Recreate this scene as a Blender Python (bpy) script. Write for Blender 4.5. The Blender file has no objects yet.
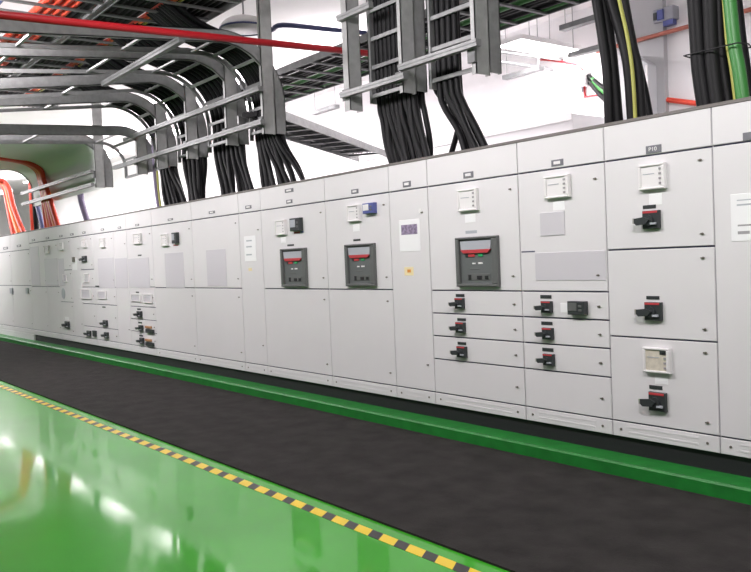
import bpy, math, random
import numpy as np
from mathutils import Vector, Matrix
random.seed(7)
C = bpy.context.scene.collection

# ------------------------------------------------------------------ camera geometry
FPX, CX, CY = 820.0, 375.5, 286.0
_d1 = np.array([-257 - CX, 284 - CY, FPX]); _d1 /= np.linalg.norm(_d1)
_a = .0415
_d3 = np.array([_a, 1, (632.5*_a + 2)/FPX]); _d3 -= _d3.dot(_d1)*_d1; _d3 /= np.linalg.norm(_d3)
RX, RZ = -_d1, -_d3
R = np.stack([RX, np.cross(RZ, RX), RZ], 1)
EYE = np.array([0.0, -4.638, 1.4955])
def at(px, py, Y=None, Z=None, X=None):
    """measure a point of the place: where the sight line meets a plane"""
    r = R.T @ np.array([(px - CX)/FPX, (py - CY)/FPX, 1.0])
    t = (Y - EYE[1])/r[1] if Y is not None else (Z - EYE[2])/r[2] if Z is not None else (X - EYE[0])/r[0]
    return EYE + t*r
def fx(px, py): return float(at(px, py, Y=0)[0])
def fz(px, py): return float(at(px, py, Y=0)[2])

# ------------------------------------------------------------------ materials
MATS = {}
def mat(name, col, rough=.5, metal=0.0, noise=0.0, nscale=8.0, spec=.5, coat=0.0, emit=0.0, bump=0.0, bscale=60.0):
    if name in MATS: return MATS[name]
    m = bpy.data.materials.new(name); m.use_nodes = True
    nt = m.node_tree; b = nt.nodes['Principled BSDF']
    b.inputs['Base Color'].default_value = (*col, 1)
    b.inputs['Roughness'].default_value = rough
    b.inputs['Metallic'].default_value = metal
    b.inputs['Specular IOR Level'].default_value = spec
    b.inputs['Coat Weight'].default_value = coat
    if emit:
        b.inputs['Emission Color'].default_value = (*col, 1); b.inputs['Emission Strength'].default_value = emit
    if noise or bump:
        tc = nt.nodes.new('ShaderNodeTexCoord')
    if noise:
        n = nt.nodes.new('ShaderNodeTexNoise'); n.inputs['Scale'].default_value = nscale; n.inputs['Detail'].default_value = 5
        nt.links.new(tc.outputs['Object'], n.inputs['Vector'])
        r = nt.nodes.new('ShaderNodeValToRGB')
        r.color_ramp.elements[0].position = .3; r.color_ramp.elements[1].position = .7
        r.color_ramp.elements[0].color = (*[c*(1 - noise) for c in col], 1)
        r.color_ramp.elements[1].color = (*[min(1, c*(1 + noise)) for c in col], 1)
        nt.links.new(n.outputs['Fac'], r.inputs['Fac']); nt.links.new(r.outputs['Color'], b.inputs['Base Color'])
    if bump:
        n2 = nt.nodes.new('ShaderNodeTexNoise'); n2.inputs['Scale'].default_value = bscale; n2.inputs['Detail'].default_value = 3
        nt.links.new(tc.outputs['Object'], n2.inputs['Vector'])
        bp = nt.nodes.new('ShaderNodeBump'); bp.inputs['Strength'].default_value = bump; bp.inputs['Distance'].default_value = .02
        nt.links.new(n2.outputs['Fac'], bp.inputs['Height']); nt.links.new(bp.outputs['Normal'], b.inputs['Normal'])
    MATS[name] = m
    return m
PAINT = mat('light grey powder coat', (.725, .708, .72), .38, noise=.012, nscale=3, bump=.03, bscale=90)
FRAME = mat('dark seam frame', (.075, .075, .13), .6)
PLINTH = mat('black plinth', (.012, .012, .014), .6)
TRIM = mat('dark top trim', (.16, .145, .135), .5)
GALV = mat('galvanised steel', (.29, .295, .295), .45, .45, noise=.12, nscale=14)
GALVD = mat('dull galvanised steel', (.17, .175, .175), .5, .4, noise=.15, nscale=10)
BLK = mat('black cable sheath', (.0055, .0055, .0065), .5, spec=.2)
BLK2 = mat('worn black cable sheath', (.011, .011, .012), .55, spec=.22)
REDC = mat('red cable sheath', (.75, .07, .035), .42)
ORG = mat('orange cable sheath', (.85, .22, .06), .42)
GRNC = mat('green cable sheath', (.04, .21, .04), .42)
YEL = mat('yellow cable sheath', (.36, .36, .07), .45)
VIO = mat('violet grey cable sheath', (.16, .13, .22), .45)
NAVY = mat('navy conduit', (.07, .08, .20), .45)
PIPE = mat('red pipe paint', (.36, .008, .014), .4)
BROWN = mat('brown red pipe paint', (.42, .13, .09), .5)
DEV = mat('dark device plastic', (.035, .04, .042), .4)
BEZEL = mat('grey bezel plastic', (.12, .125, .122), .45)
FACE = mat('breaker face plastic', (.125, .135, .135), .45)
LIGHTP = mat('pale grey plastic', (.42, .44, .48), .35)
WHITE = mat('white plastic', (.80, .78, .78), .35)
PAPER = mat('white paper', (.86, .86, .87), .6)
INK = mat('grey ink', (.33, .32, .33), .7)
INKP = mat('purple printed picture', (.25, .20, .30), .6, noise=.5, nscale=40)
REDP = mat('red plastic', (.50, .05, .06), .4)
GREENP = mat('green plastic', (.03, .35, .12), .4)
YELP = mat('yellow sticker', (.84, .72, .42), .5)
ORGP = mat('orange sticker print', (.75, .30, .05), .5)
BEIGE = mat('beige meter face', (.62, .57, .48), .4, noise=.15, nscale=30)
LILAC = mat('lilac grey board', (.585, .565, .60), .6)
TAGM = mat('grey engraved tag', (.17, .17, .19), .5)
BLUEP = mat('blue plastic', (.09, .11, .32), .35)
LOCKM = mat('zinc lock', (.22, .20, .17), .4, .6)
SILVER = mat('bright handle metal', (.55, .53, .50), .35, .6)
WALLM = mat('white wall paint', (.83, .815, .82), .8, noise=.02, nscale=1.5)
PILLAR = mat('mid grey pillar', (.45, .45, .46), .8)  # pillar face, one even grey darker than the back wall
CEILM = mat('white ceiling paint', (.80, .79, .79), .85, noise=.02, nscale=2)
RUBBER = mat('dark rubber mat', (.026, .0235, .0225), .85, noise=.30, nscale=5, bump=.25, bscale=120, spec=.18)
KERBM = mat('green kerb paint', (.012, .18, .025), .42, noise=.18, nscale=9)
LAMP = mat('lit lamp diffuser', (1.0, .98, .96), .5, emit=9.0)
TAPEY = mat('yellow tape', (.86, .60, .02), .4)

# glossy green epoxy with a little unevenness
def floor_material():
    m = mat('green epoxy floor', (.046, .36, .020), .32, noise=.14, nscale=.7, spec=.06, coat=.64)
    b = m.node_tree.nodes['Principled BSDF']
    b.inputs['Coat Roughness'].default_value = .06
    return m
FLOORM = floor_material()

def tape_material():
    m = mat('yellow and black hazard tape', (.86, .60, .02), .3)
    nt = m.node_tree; b = nt.nodes['Principled BSDF']
    tc = nt.nodes.new('ShaderNodeTexCoord'); sp = nt.nodes.new('ShaderNodeSeparateXYZ')
    nt.links.new(tc.outputs['Object'], sp.inputs[0])
    a1 = nt.nodes.new('ShaderNodeMath'); a1.operation = 'ADD'
    mul = nt.nodes.new('ShaderNodeMath'); mul.operation = 'MULTIPLY'; mul.inputs[1].default_value = .70
    nt.links.new(sp.outputs[1], mul.inputs[0])
    nt.links.new(sp.outputs[0], a1.inputs[0]); nt.links.new(mul.outputs[0], a1.inputs[1])
    d = nt.nodes.new('ShaderNodeMath'); d.operation = 'DIVIDE'; d.inputs[1].default_value = .2225
    nt.links.new(a1.outputs[0], d.inputs[0])
    f = nt.nodes.new('ShaderNodeMath'); f.operation = 'FRACT'; nt.links.new(d.outputs[0], f.inputs[0])
    g = nt.nodes.new('ShaderNodeMath'); g.operation = 'GREATER_THAN'; g.inputs[1].default_value = .57
    nt.links.new(f.outputs[0], g.inputs[0])
    mx = nt.nodes.new('ShaderNodeMix'); mx.data_type = 'RGBA'
    nt.links.new(g.outputs[0], mx.inputs['Factor'])
    mx.inputs['A'].default_value = (.86, .60, .02, 1); mx.inputs['B'].default_value = (.02, .018, .02, 1)
    nt.links.new(mx.outputs['Result'], b.inputs['Base Color'])
    return m
TAPEM = tape_material()

# ------------------------------------------------------------------ mesh builder
class MB:
    def __init__(s): s.v = []; s.f = []; s.sm = []
    def _add(s, vs, fs, smooth=False):
        o = len(s.v); s.v += [tuple(map(float, p)) for p in vs]
        for f in fs: s.f.append([i + o for i in f]); s.sm.append(smooth)
    def box(s, a, b):
        x0, x1 = sorted((a[0], b[0])); y0, y1 = sorted((a[1], b[1])); z0, z1 = sorted((a[2], b[2]))
        s._add([(x0,y0,z0),(x1,y0,z0),(x1,y1,z0),(x0,y1,z0),(x0,y0,z1),(x1,y0,z1),(x1,y1,z1),(x0,y1,z1)],
               [(0,3,2,1),(4,5,6,7),(0,1,5,4),(1,2,6,5),(2,3,7,6),(3,0,4,7)])
        return s
    def plate(s, x0, x1, z0, z1, yf, yb, c=.004):
        """slab facing -Y with a chamfered front edge"""
        x0, x1 = sorted((x0, x1)); z0, z1 = sorted((z0, z1)); c = min(c, (x1-x0)/3, (z1-z0)/3, abs(yb-yf)*.8)
        fr = [(x0+c,yf,z0+c),(x1-c,yf,z0+c),(x1-c,yf,z1-c),(x0+c,yf,z1-c)]
        md = [(x0,yf+c,z0),(x1,yf+c,z0),(x1,yf+c,z1),(x0,yf+c,z1)]
        bk = [(x0,yb,z0),(x1,yb,z0),(x1,yb,z1),(x0,yb,z1)]
        fs = [(0,1,2,3),(11,10,9,8)]
        for i in range(4):
            j = (i+1) % 4
            fs += [(i, i+4, j+4, j), (i+4, i+8, j+8, j+4)]
        s._add(fr+md+bk, fs); return s
    def obar(s, p, q, w, h, up=(0,0,1)):
        """rectangular bar from p to q"""
        p, q, up = Vector(p), Vector(q), Vector(up); d = (q-p).normalized()
        sd = d.cross(up).normalized()*w/2; u = sd.cross(d).normalized()*h/2
        s._add([p-sd-u,p+sd-u,p+sd+u,p-sd+u,q-sd-u,q+sd-u,q+sd+u,q-sd+u],
               [(0,3,2,1),(4,5,6,7),(0,1,5,4),(1,2,6,5),(2,3,7,6),(3,0,4,7)]); return s
    def tube(s, pts, r, seg=8, r2=None):
        pts = [Vector(p) for p in pts]; n = len(pts)
        d0 = (pts[1]-pts[0]).normalized()
        ref = Vector((1,0,0)) if abs(d0.x) < .9 else Vector((0,0,1))
        u = d0.cross(ref).normalized(); rings = []
        for i, p in enumerate(pts):
            d = (pts[min(i+1,n-1)]-pts[max(i-1,0)]).normalized()
            u = (u - d*u.dot(d)).normalized(); w = d.cross(u)
            rr = r if r2 is None else r+(r2-r)*i/(n-1)
            rings.append([p+(u*math.cos(2*math.pi*k/seg)+w*math.sin(2*math.pi*k/seg))*rr for k in range(seg)])
        vs = [q for g in rings for q in g]; fs = []
        for i in range(n-1):
            for k in range(seg):
                k2 = (k+1) % seg
                fs.append((i*seg+k, i*seg+k2, (i+1)*seg+k2, (i+1)*seg+k))
        s._add(vs, fs, True)
        s._add(rings[0], [tuple(range(seg-1,-1,-1))]); s._add(rings[-1], [tuple(range(seg))])
        return s
    def cyl(s, c, r, yf, yb, seg=16, r2=None):
        """disc standing on a vertical face, axis along Y"""
        return s.tube([(c[0],yb,c[1]),(c[0],yf,c[1])], r, seg, r2)
    def poly(s, outline, yf, yb):
        """flat outline in X,Z pulled out along Y"""
        n = len(outline)
        s._add([(x,yf,z) for x,z in outline]+[(x,yb,z) for x,z in outline],
               [tuple(range(n)), tuple(range(2*n-1,n-1,-1))]+[(i,i+n,(i+1)%n+n,(i+1)%n) for i in range(n)]); return s
    def strip(s, inner, outer, x0, x1):
        """curved plate: two rails of (y,z) points, thickness from x0 to x1"""
        n = len(inner)
        vs = [(x0,*p) for p in inner]+[(x0,*p) for p in outer]+[(x1,*p) for p in inner]+[(x1,*p) for p in outer]
        fs = []
        for i in range(n-1):
            a, b, c, d = i, i+1, n+i+1, n+i
            fs += [(a,b,c,d), (2*n+d,2*n+c,2*n+b,2*n+a), (a,2*n+a,2*n+b,b), (d,c,2*n+c,2*n+d)]
        fs += [(0,n,3*n,2*n), (n-1,3*n-1,4*n-1,2*n-1)]
        s._add(vs, fs); return s
    def build(s, name, m, parent=None, org=None, label=None):
        if parent is not None: org = Vector(parent['_o'])
        elif org is None:
            xs = np.array(s.v); org = Vector((float(xs[:,0].mean()), float(xs[:,1].mean()), float(xs[:,2].min())))
        me = bpy.data.meshes.new(name)
        me.from_pydata([tuple(Vector(p)-Vector(org)) for p in s.v], [], s.f)
        me.polygons.foreach_set('use_smooth', s.sm)
        import bmesh
        bm = bmesh.new(); bm.from_mesh(me); bmesh.ops.recalc_face_normals(bm, faces=bm.faces); bm.to_mesh(me); bm.free()
        me.materials.append(m); me.update()
        o = bpy.data.objects.new(name, me); C.objects.link(o); o['_o'] = list(org)
        if parent is not None: o.parent = parent
        else: o.location = org
        if label: o['label'] = label
        return o
def thing(name, loc, label, cat, group=None):
    o = bpy.data.objects.new(name, None); C.objects.link(o); o.location = loc; o['_o'] = list(map(float, loc))
    o.empty_display_size = .1
    return tag(o, label, cat, group)
def tag(o, label, cat, group=None):
    o['label'] = label; o['category'] = cat
    if group: o['group'] = group
    return o
def struct(o): o['kind'] = 'structure'; return o
def spline(pts, k=8):
    """smooth path through the points"""
    P = [Vector(p) for p in pts]; P = [P[0]*2-P[1]]+P+[P[-1]*2-P[-2]]; out = []
    for i in range(1, len(P)-2):
        a, b, c, d = P[i-1], P[i], P[i+1], P[i+2]
        for t in (j/k for j in range(k)):
            out.append(.5*((2*b)+(c-a)*t+(2*a-5*b+4*c-d)*t*t+(3*b-a-3*c+d)*t**3))
    out.append(P[-2]); return out

# ------------------------------------------------------------------ setting
WY, CZ, XL, XR = 7.0, 5.6, -46.0, 7.0
struct(MB().box((XL,-5.2,-.12), (XR,.9,0)).build('floor', FLOORM, org=(0,0,0)))
struct(MB().box((XL,.9,-.12), (XR,WY+.2,0)).build('floor', mat('grey concrete floor', (.42,.41,.40), .6, noise=.08, nscale=2), org=(0,.9,0)))
struct(MB().box((XL,-9,-.12), (XR,-5.2,0)).build('floor', mat('grey concrete floor', (.42,.41,.40), .6), org=(0,-9,0)))
struct(MB().box((XL,-9,CZ), (XR,WY+.2,CZ+.1)).build('ceiling', CEILM, org=(0,0,CZ)))
struct(MB().box((XL,WY,0), (XR,WY+.2,CZ)).build('wall_back', WALLM, org=(0,WY,0)))
struct(MB().box((XL-.2,-9,0), (XL,WY+.2,CZ)).build('wall_left', WALLM, org=(XL,0,0)))
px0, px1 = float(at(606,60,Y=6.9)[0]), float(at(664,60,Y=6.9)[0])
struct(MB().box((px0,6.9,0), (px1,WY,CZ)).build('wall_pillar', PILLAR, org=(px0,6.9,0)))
k = MB(); KX0, KX1 = -30.0, 3.0
k._add([(KX0,-.2,0),(KX1,-.2,0),(KX1,-.2,.088),(KX0,-.2,.088),(KX0,-.188,.1),(KX1,-.188,.1),(KX0,.95,.1),(KX1,.95,.1),(KX0,.95,0),(KX1,.95,0)],
       [(0,1,2,3),(3,2,5,4),(4,5,7,6),(6,7,9,8),(0,3,4,6,8),(1,9,7,5,2),(0,8,9,1)])
struct(k.build('trim_1', KERBM, org=(0,0,0)))

tag(MB().box((-30,-1.87,0), (2.2,-.202,.012)).build('rubber_mat', RUBBER, org=(0,-1,0)),
    'long dark rubber mat on the floor along the green kerb', 'mat')
tag(MB().box((-30,-2.046,0), (2.2,-1.968,.0015)).build('hazard_tape', TAPEM, org=(-4.138,-1.99,0)),
    'yellow and black striped hazard tape on the green floor beside the dark mat', 'floor tape')

# ------------------------------------------------------------------ cabinet row
ZB, ZV, ZBL, ZT = .22, .325, 2.078, 2.332      # panel bottom, vent panel top, header seam, cabinet top
G = .0045
ZMID = fz(470, 290.4)
def rect(c, m, name, x0, y0, x1, y1, d=.004, ch=.002, back=0.0, label=None):
    xm, ym = (x0+x1)/2, (y0+y1)/2
    return MB().plate(fx(x0,ym), fx(x1,ym), fz(xm,y1), fz(xm,y0), -back-d, -back, ch).build(name, m, c, label=label)
def box_of(x0, y0, x1, y1):
    xm, ym = (x0+x1)/2, (y0+y1)/2
    return fx(x0,ym), fx(x1,ym), fz(xm,y1), fz(xm,y0)
def lock(parent, x, z, s=1.0):
    MB().cyl((x,z), .011*s, -.006, 0, 10).box((x-.020*s,-.009,z-.005*s), (x+.016*s,-.005,z+.006*s)).build('lock', LOCKM, parent)
def switch(c, x0, y0, x1, y1, tagbox=None, far=None):
    far = x1 < 160 if far is None else far
    if far: x0 = x0+.25*(x1-x0)
    """rotary switch: square base, red strip, dial and a pistol handle turned to the left"""
    X0, X1, Z0, Z1 = box_of(x0, y0, x1, y1); X0 += .14*(X1-X0); w = X1-X0; h = Z1-Z0
    bx = X0+.30*w
    base = MB().plate(bx, X1, Z0, Z1, -.030, 0, .006).build('rotary_switch', DEV, c)
    if not far: MB().plate(bx+.04*w, X1-.04*w, Z1-.14*h, Z1-.02*h, -.033, -.029, .001).build('red_strip', REDP, base)
    cx, cz = (bx+X1)/2-.05*w, Z0+.46*h
    MB().cyl((cx,cz), .30*h, -.045, -.028, 18).build('dial', DEV, base)
    hd = MB(); q = [(cx+.10*w,cz+.05*h),(cx-.12*w,cz+.20*h),(X0+.02*w,cz+.13*h),(X0,cz-.02*h),(X0+.16*w,cz-.24*h),(cx-.05*w,cz-.20*h)]
    hd.poly(q, -.060, -.044); hd.build('handle', DEV, base)
    MB().plate(X0+.01*w, X0+.07*w, cz-.14*h, cz+.16*h, -.064, -.054, .002).build('handle_tip', SILVER, base)
    MB().plate(cx+.10*w, cx+.32*w, cz-.24*h, cz-.12*h, -.048, -.029, .001).build('position_plate', LIGHTP, base)
    if tagbox: rect(c, DEV, 'name_tag', *tagbox, d=.005)
def breaker(c, x0, y0, x1, y1):
    X0, X1, Z0, Z1 = box_of(x0, y0, x1, y1); w = X1-X0; h = Z1-Z0; t = .085*w
    f = MB()
    f.plate(X0,X1,Z1-.05*h,Z1,-.035,0,.006); f.plate(X0,X1,Z0,Z0+.06*h,-.035,0,.006)
    f.plate(X0,X0+t,Z0+.06*h,Z1-.05*h,-.035,0,.006); f.plate(X1-t*1.5,X1,Z0+.06*h,Z1-.05*h,-.035,0,.006)
    br = f.build('circuit_breaker', BEZEL, c)
    a, b = X0+t, X1-1.5*t; ww = b-a; zt = Z1-.05*h
    MB().box((a,-.008,Z0+.06*h),(b,-.001,zt)).build('faceplate', FACE, br)
    MB().poly([(a+.05*ww,zt-.20*h),(a+.10*ww,zt-.245*h),(b-.10*ww,zt-.245*h),(b-.05*ww,zt-.20*h),(b-.03*ww,zt-.03*h),(a+.03*ww,zt-.03*h)], -.022, -.008).build('cover', LIGHTP, br)
    MB().poly([(a+.04*ww,zt-.205*h),(a+.13*ww,zt-.275*h),(b-.13*ww,zt-.275*h),(b-.04*ww,zt-.205*h)], -.026, -.008).build('red_band', REDP, br)
    def dot(n, m, u, v, du, dv, d=.016): MB().plate(a+u*ww, a+(u+du)*ww, Z0+v*h, Z0+(v+dv)*h, -d, -.007, .002).build(n, m, br)
    dot('red_button', REDP, .25, .60, .20, .055); dot('black_button', DEV, .16, .60, .08, .055)
    dot('green_button', GREENP, .56, .60, .13, .05)
    dot('indicator', WHITE, .36, .45, .10, .03, .012); dot('indicator', WHITE, .54, .45, .14, .035, .012)
    dot('label_strip', BEZEL, .28, .34, .30, .03, .010)
    dot('trip_unit', BEZEL, .20, .13, .68, .13, .012)
    dot('slot', PLINTH, .24, .14, .08, .10, .018); dot('slot', PLINTH, .50, .15, .14, .07, .018); dot('slot', PLINTH, .74, .15, .10, .07, .018)
def meter(c, x0, y0, x1, y1, face=None, tabs=True, depth=.034):
    X0, X1, Z0, Z1 = box_of(x0, y0, x1, y1); w = X1-X0; h = Z1-Z0
    b = MB()
    b.plate(X0,X1,Z0,Z0+.09*h,-depth,0,.004); b.plate(X0,X1,Z1-.09*h,Z1,-depth,0,.004)
    b.plate(X0,X0+.09*w,Z0+.09*h,Z1-.09*h,-depth,0,.004); b.plate(X1-.12*w,X1,Z0+.09*h,Z1-.09*h,-depth,0,.004)
    mt = b.build('meter', WHITE, c)
    MB().box((X0+.09*w,-depth+.010,Z0+.09*h),(X1-.12*w,-.002,Z1-.09*h)).build('meter_face', face or WHITE, mt)
    if tabs:
        for i in range(4):
            z = Z0+(.18+.19*i)*h
            MB().box((X1-.22*w,-depth+.004,z),(X1-.125*w,-depth+.012,z+.08*h)).build('terminal', INK, mt)
    MB().box((X0+.16*w,-depth+.007,Z0+.60*h),(X0+.60*w,-depth+.011,Z0+.63*h)).build('scale_line', LIGHTP, mt)
    return mt
def relay(c, x0, y0, x1, y1, m=None, face=None):
    X0, X1, Z0, Z1 = box_of(x0, y0, x1, y1); w = X1-X0; h = Z1-Z0
    r = MB().plate(X0,X1,Z0,Z1,-.045,0,.005).build('protection_relay', m or DEV, c)
    MB().plate(X0+.08*w,X0+.58*w,Z0+.30*h,Z1-.12*h,-.049,-.044,.001).build('screen', face or LIGHTP, r)
    for i in range(2): MB().plate(X0+.68*w,X0+.86*w,Z0+(.25+.3*i)*h,Z0+(.42+.3*i)*h,-.050,-.044,.002).build('button', BEZEL, r)
    return r
def cabinet(X0, X1, label, doors, splits=None, ntag=None, flush=False, header=True, zbl=ZBL, lockside=1, vents=True):
    cm = (X0+X1)/2
    c = thing('switchgear_cabinet', (cm, 0, .1), label, 'electrical cabinet', 'switchgear cabinets in the long row')
    MB().box((X0+.0015,.017,ZB), (X1-.0015,.9,ZT-.006)).build('frame', FRAME, c)
    side = MB(); side.box((X0+.001,.012,ZB),(X0+.004,.017,ZT-.006)); side.box((X1-.004,.012,ZB),(X1-.001,.017,ZT-.006))
    side.build('edge_flange', mat('seam grey paint', (.42,.42,.44), .5), c)
    if flush: MB().plate(X0+G,X1-G,.1,ZB-.004,0,.9,.003).build('plinth', PAINT, c)
    else: MB().box((X0,.027,.1),(X1,.88,ZB)).build('plinth', PLINTH, c)
    MB().plate(X0+G, X1-G, zbl+.006, ZT-.022, 0, .017, .003).build('header_panel', PAINT, c)
    MB().box((X0,-.004,ZT-.020),(X1,.9,ZT)).build('top_trim', TRIM, c)
    vp = MB(); vp.plate(X0+G, X1-G, ZB+.002, ZV-.005, 0, .017, .003)
    if vents and X1-X0 > .3:
        for zz in (ZB+.030, ZB+.068): vp.plate(X0+.13, X1-.14, zz, zz+.014, -.0018, .001, .0015)
    v = vp.build('vent_panel', PAINT, c)
    if X0 > -12:
        for xx in (X0+.07, X1-.08): MB().cyl((xx,ZB+.052), .009, -.004, 0, 8).build('screw', LOCKM, v)
    for d in doors:
        z0, z1 = d[0], d[1]; xa, xb = (d[2], d[3]) if len(d) > 3 else (X0, X1)
        ob = MB().plate(xa+G, xb-G, z0+.0055, z1-.0055, 0, .017, .003).build('door', PAINT, c)
        h = z1-z0; xs = xb-.075 if lockside > 0 else xa+.075
        if h > .45: lock(ob, xs, z0+.13*h, .72); lock(ob, xs, z1-.12*h, .72)
        else: lock(ob, xs, z0+.48*h, .72)
    if ntag:
        for tb in ntag:
            t = rect(c, TAGM, 'name_tag', *tb, d=.005)
            x0, y0, x1, y1 = tb; w = x1-x0; h = y1-y0
            rect(c, WHITE, 'tag_window', x0+.2*w, y0+.25*h, x1-.24*w, y1-.28*h, d=.002, back=.005)
    return c
def zs(*pts): return [fz(*p) for p in pts]

XE = dict(a=-1.53, b=-2.663, c=-3.440, d=-4.222, e=-5.247, f=-5.770, g=-6.795, h=-8.075, i=-8.598, j=-9.870, k=-11.18, l=-12.16, m=-12.71,
          n=-13.69, o=-14.36, p=-14.85, q=-15.61, r=-16.40, s=-17.49, t=-18.98, u=-20.5, v=-22.0)
# rightmost, cut by the edge of the picture
c0 = cabinet(XE['b'], XE['a'], 'rightmost grey cabinet cut off at the frame edge, white notice sheet on its door', [(ZV, ZBL)])
rect(c0, TAGM, 'name_tag', 743, 132, 756, 140, d=.005)
nt = rect(c0, PAPER, 'notice_sheet', 731, 193, 764, 241, d=.003)
for (a0,b0,a1,b1) in ((737,199,757,200.2),(737,203.5,757,205.2),(738,224.3,752,226),(738,231,750,234)):
    rect(c0, INK if b0 > 220 else LIGHTP, 'printed_line', a0, b0, a1, b1, d=.0006, back=.003)
# three tall compartments with rotary switches
za, zb = zs((660,248.2), (664,339.2))
c1 = cabinet(XE['c'], XE['b'], 'grey cabinet with three stacked compartments, each with a black rotary switch, two with square meters', [(za,ZBL),(zb,za),(ZV,zb)])
t = rect(c1, TAGM, 'name_tag', 646, 145.2, 661.5, 153, d=.005)
meter(c1, 641, 164, 667, 189.5); rect(c1, PAPER, 'white_label', 649, 193.5, 662, 205, d=.002)
switch(c1, 634, 211, 661, 229, (643,205,656,208.6))
switch(c1, 636, 302, 663, 320, (646.5,296,659.5,299.4))
meter(c1, 645.5, 347.5, 672, 372.5, BEIGE); rect(c1, PAPER, 'white_label', 655, 375.5, 668, 384.5, d=.002)
rect(c1, DEV, 'meter_window', 662, 350.5, 669.5, 354.5, d=.004, back=.026)
switch(c1, 640, 391.5, 667.5, 410, (649.5,385.5,662.5,389.3))
# column with two switch-gear compartments
z1, z2, z3, z4 = zs((565,291.6), (566,318.6), (567,345.6), (568,373))
zs_ = fz(530, 251.5)
c2 = cabinet(XE['d'], XE['c'], 'grey cabinet with three switch drawers, large pale board and blank square above them', [(z1,ZBL),(z2,z1),(z3,z2),(z4,z3),(ZV,z4)],
             ntag=[(551.5,159.5,563.5,166)])
meter(c2, 546.5, 175.5, 571, 198); rect(c2, PAPER, 'white_label', 553, 201.5, 564.5, 210.5, d=.002)
rect(c2, LILAC, 'blank_square', 540.5, 212, 565, 235.5, d=.006)
rect(c2, LILAC, 'blank_board', 535.5, 251.5, 606, 280.5, d=.004)
rect(c2, FRAME, 'door_seam', 521.5, 251, 535, 252.4, d=.001)
switch(c2, 536.5, 301, 553, 312.5, (540.5,295,551.5,298.5)); switch(c2, 537.5, 327.5, 554, 339, (541.5,321.6,552.5,325))
switch(c2, 538.5, 353.5, 555, 365, (542.5,348,553.5,351.4))
rect(c2, PAPER, 'white_label', 560.5, 303, 568.5, 312.5, d=.002)
relay(c2, 571, 301, 588, 314.5, face=BEZEL)
# wide breaker column
c3 = cabinet(XE['e'], XE['d'], 'grey cabinet with large framed breaker and three switch drawers stacked below it', [(z1,ZBL),(z2,z1),(z3,z2),(z4,z3),(ZV,z4)],
             ntag=[(463.5,171.8,473.5,178)])
meter(c3, 460, 189, 479, 211); rect(c3, PAPER, 'white_label', 465, 214, 475.5, 222.5, d=.002)
rect(c3, LIGHTP, 'embossed_text', 465.5, 230.5, 477, 233.5, d=.001)
breaker(c3, 458.3, 236.5, 500, 286.6)
switch(c3, 451.5, 298, 465, 308.5, (456,294,464.5,297)); switch(c3, 452, 322, 466, 332.5, (457.5,318.2,466,321)); switch(c3, 453, 346, 467.5, 357, (457.8,342,466.2,344.8))
# narrow column with sticker
c4 = cabinet(XE['f'], XE['e'], 'narrow grey cabinet with picture notice and small yellow warning sticker', [(ZV,ZBL)], ntag=[(403,181.2,411,187)])
rect(c4, PAPER, 'notice_sheet', 399.5, 219.5, 420, 251.5, d=.003); rect(c4, INKP, 'printed_picture', 401.5, 224.5, 417.5, 234.5, d=.0008, back=.003)
rect(c4, YELP, 'warning_sticker', 404.5, 267, 413.5, 275.5, d=.002); rect(c4, ORGP, 'warning_symbol', 407.5, 269.5, 411, 272.5, d=.0008, back=.002)
MB().cyl((fx(420.5,211), fz(420.5,211)), .02, -.006, 0, 12).build('white_button', WHITE, c4)
# two breaker columns
c5 = cabinet(XE['g'], XE['f'], 'grey cabinet with framed breaker, pale meter and small blue device', [(ZMID,ZBL),(ZV,ZMID)], ntag=[(351.5,189.2,358.5,193.6)])
meter(c5, 349, 205, 361.5, 221.5); relay(c5, 366, 203, 377, 213.5, BLUEP, WHITE)
rect(c5, PAPER, 'white_label', 353, 224.5, 359.5, 231.5, d=.002); rect(c5, DEV, 'name_tag', 353.5, 239, 360.5, 241, d=.004)
breaker(c5, 347.4, 243.8, 376.7, 286)
c6 = cabinet(XE['h'], XE['g'], 'grey cabinet with framed breaker, white meter and dark relay with red label', [(ZMID,ZBL),(ZV,ZMID)],
             ntag=[(285,188.6,293.5,192.4),(286.5,199.6,292.5,203.4)])
meter(c6, 277, 220, 287, 235); relay(c6, 293, 218, 303, 231)
rect(c6, REDP, 'red_label', 294, 231.6, 300, 233.4, d=.003); rect(c6, BLUEP, 'blue_label', 300.4, 231.2, 303.4, 232.8, d=.003)
rect(c6, PAPER, 'white_label', 281, 237.5, 286, 243, d=.002); rect(c6, DEV, 'name_tag', 287.5, 244.3, 294, 246, d=.004)
breaker(c6, 283, 248.3, 307.8, 286.6)
c7 = cabinet(XE['i'], XE['h'], 'narrow grey cabinet with tall white notice sheet and tiny orange dot', [(ZV,ZBL)], ntag=[(245.5,205.4,251.5,208.8)])
rect(c7, PAPER, 'notice_sheet', 244.5, 235.8, 256, 261.2, d=.003)
for yy in (240,246,254): rect(c7, LIGHTP, 'printed_line', 246.5, yy, 252, yy+1.4, d=.0006, back=.003)
rect(c7, YELP, 'round_sticker', 248.6, 268, 252, 271, d=.002)
c8 = cabinet(XE['j'], XE['i'], 'grey cabinet with only a blank pale panel on its upper door', [(ZMID,ZBL),(ZV,ZMID)], ntag=[(209,211,215,213.6)])
rect(c8, LILAC, 'blank_board', 207, 249.5, 226.5, 286, d=.004)
c9 = cabinet(XE['k'], XE['j'], 'grey cabinet with blank pale panel below a meter and dark relay', [(ZMID,ZBL),(ZV,ZMID)], ntag=[(168,218.4,173,220.4)])
meter(c9, 162.5, 233.8, 169, 246); relay(c9, 174.5, 232.5, 179.2, 243.4)
rect(c9, REDP, 'red_label', 173.5, 244.6, 178.5, 245.8, d=.002); rect(c9, LILAC, 'blank_board', 165.5, 252.8, 184, 288, d=.004)
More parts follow.
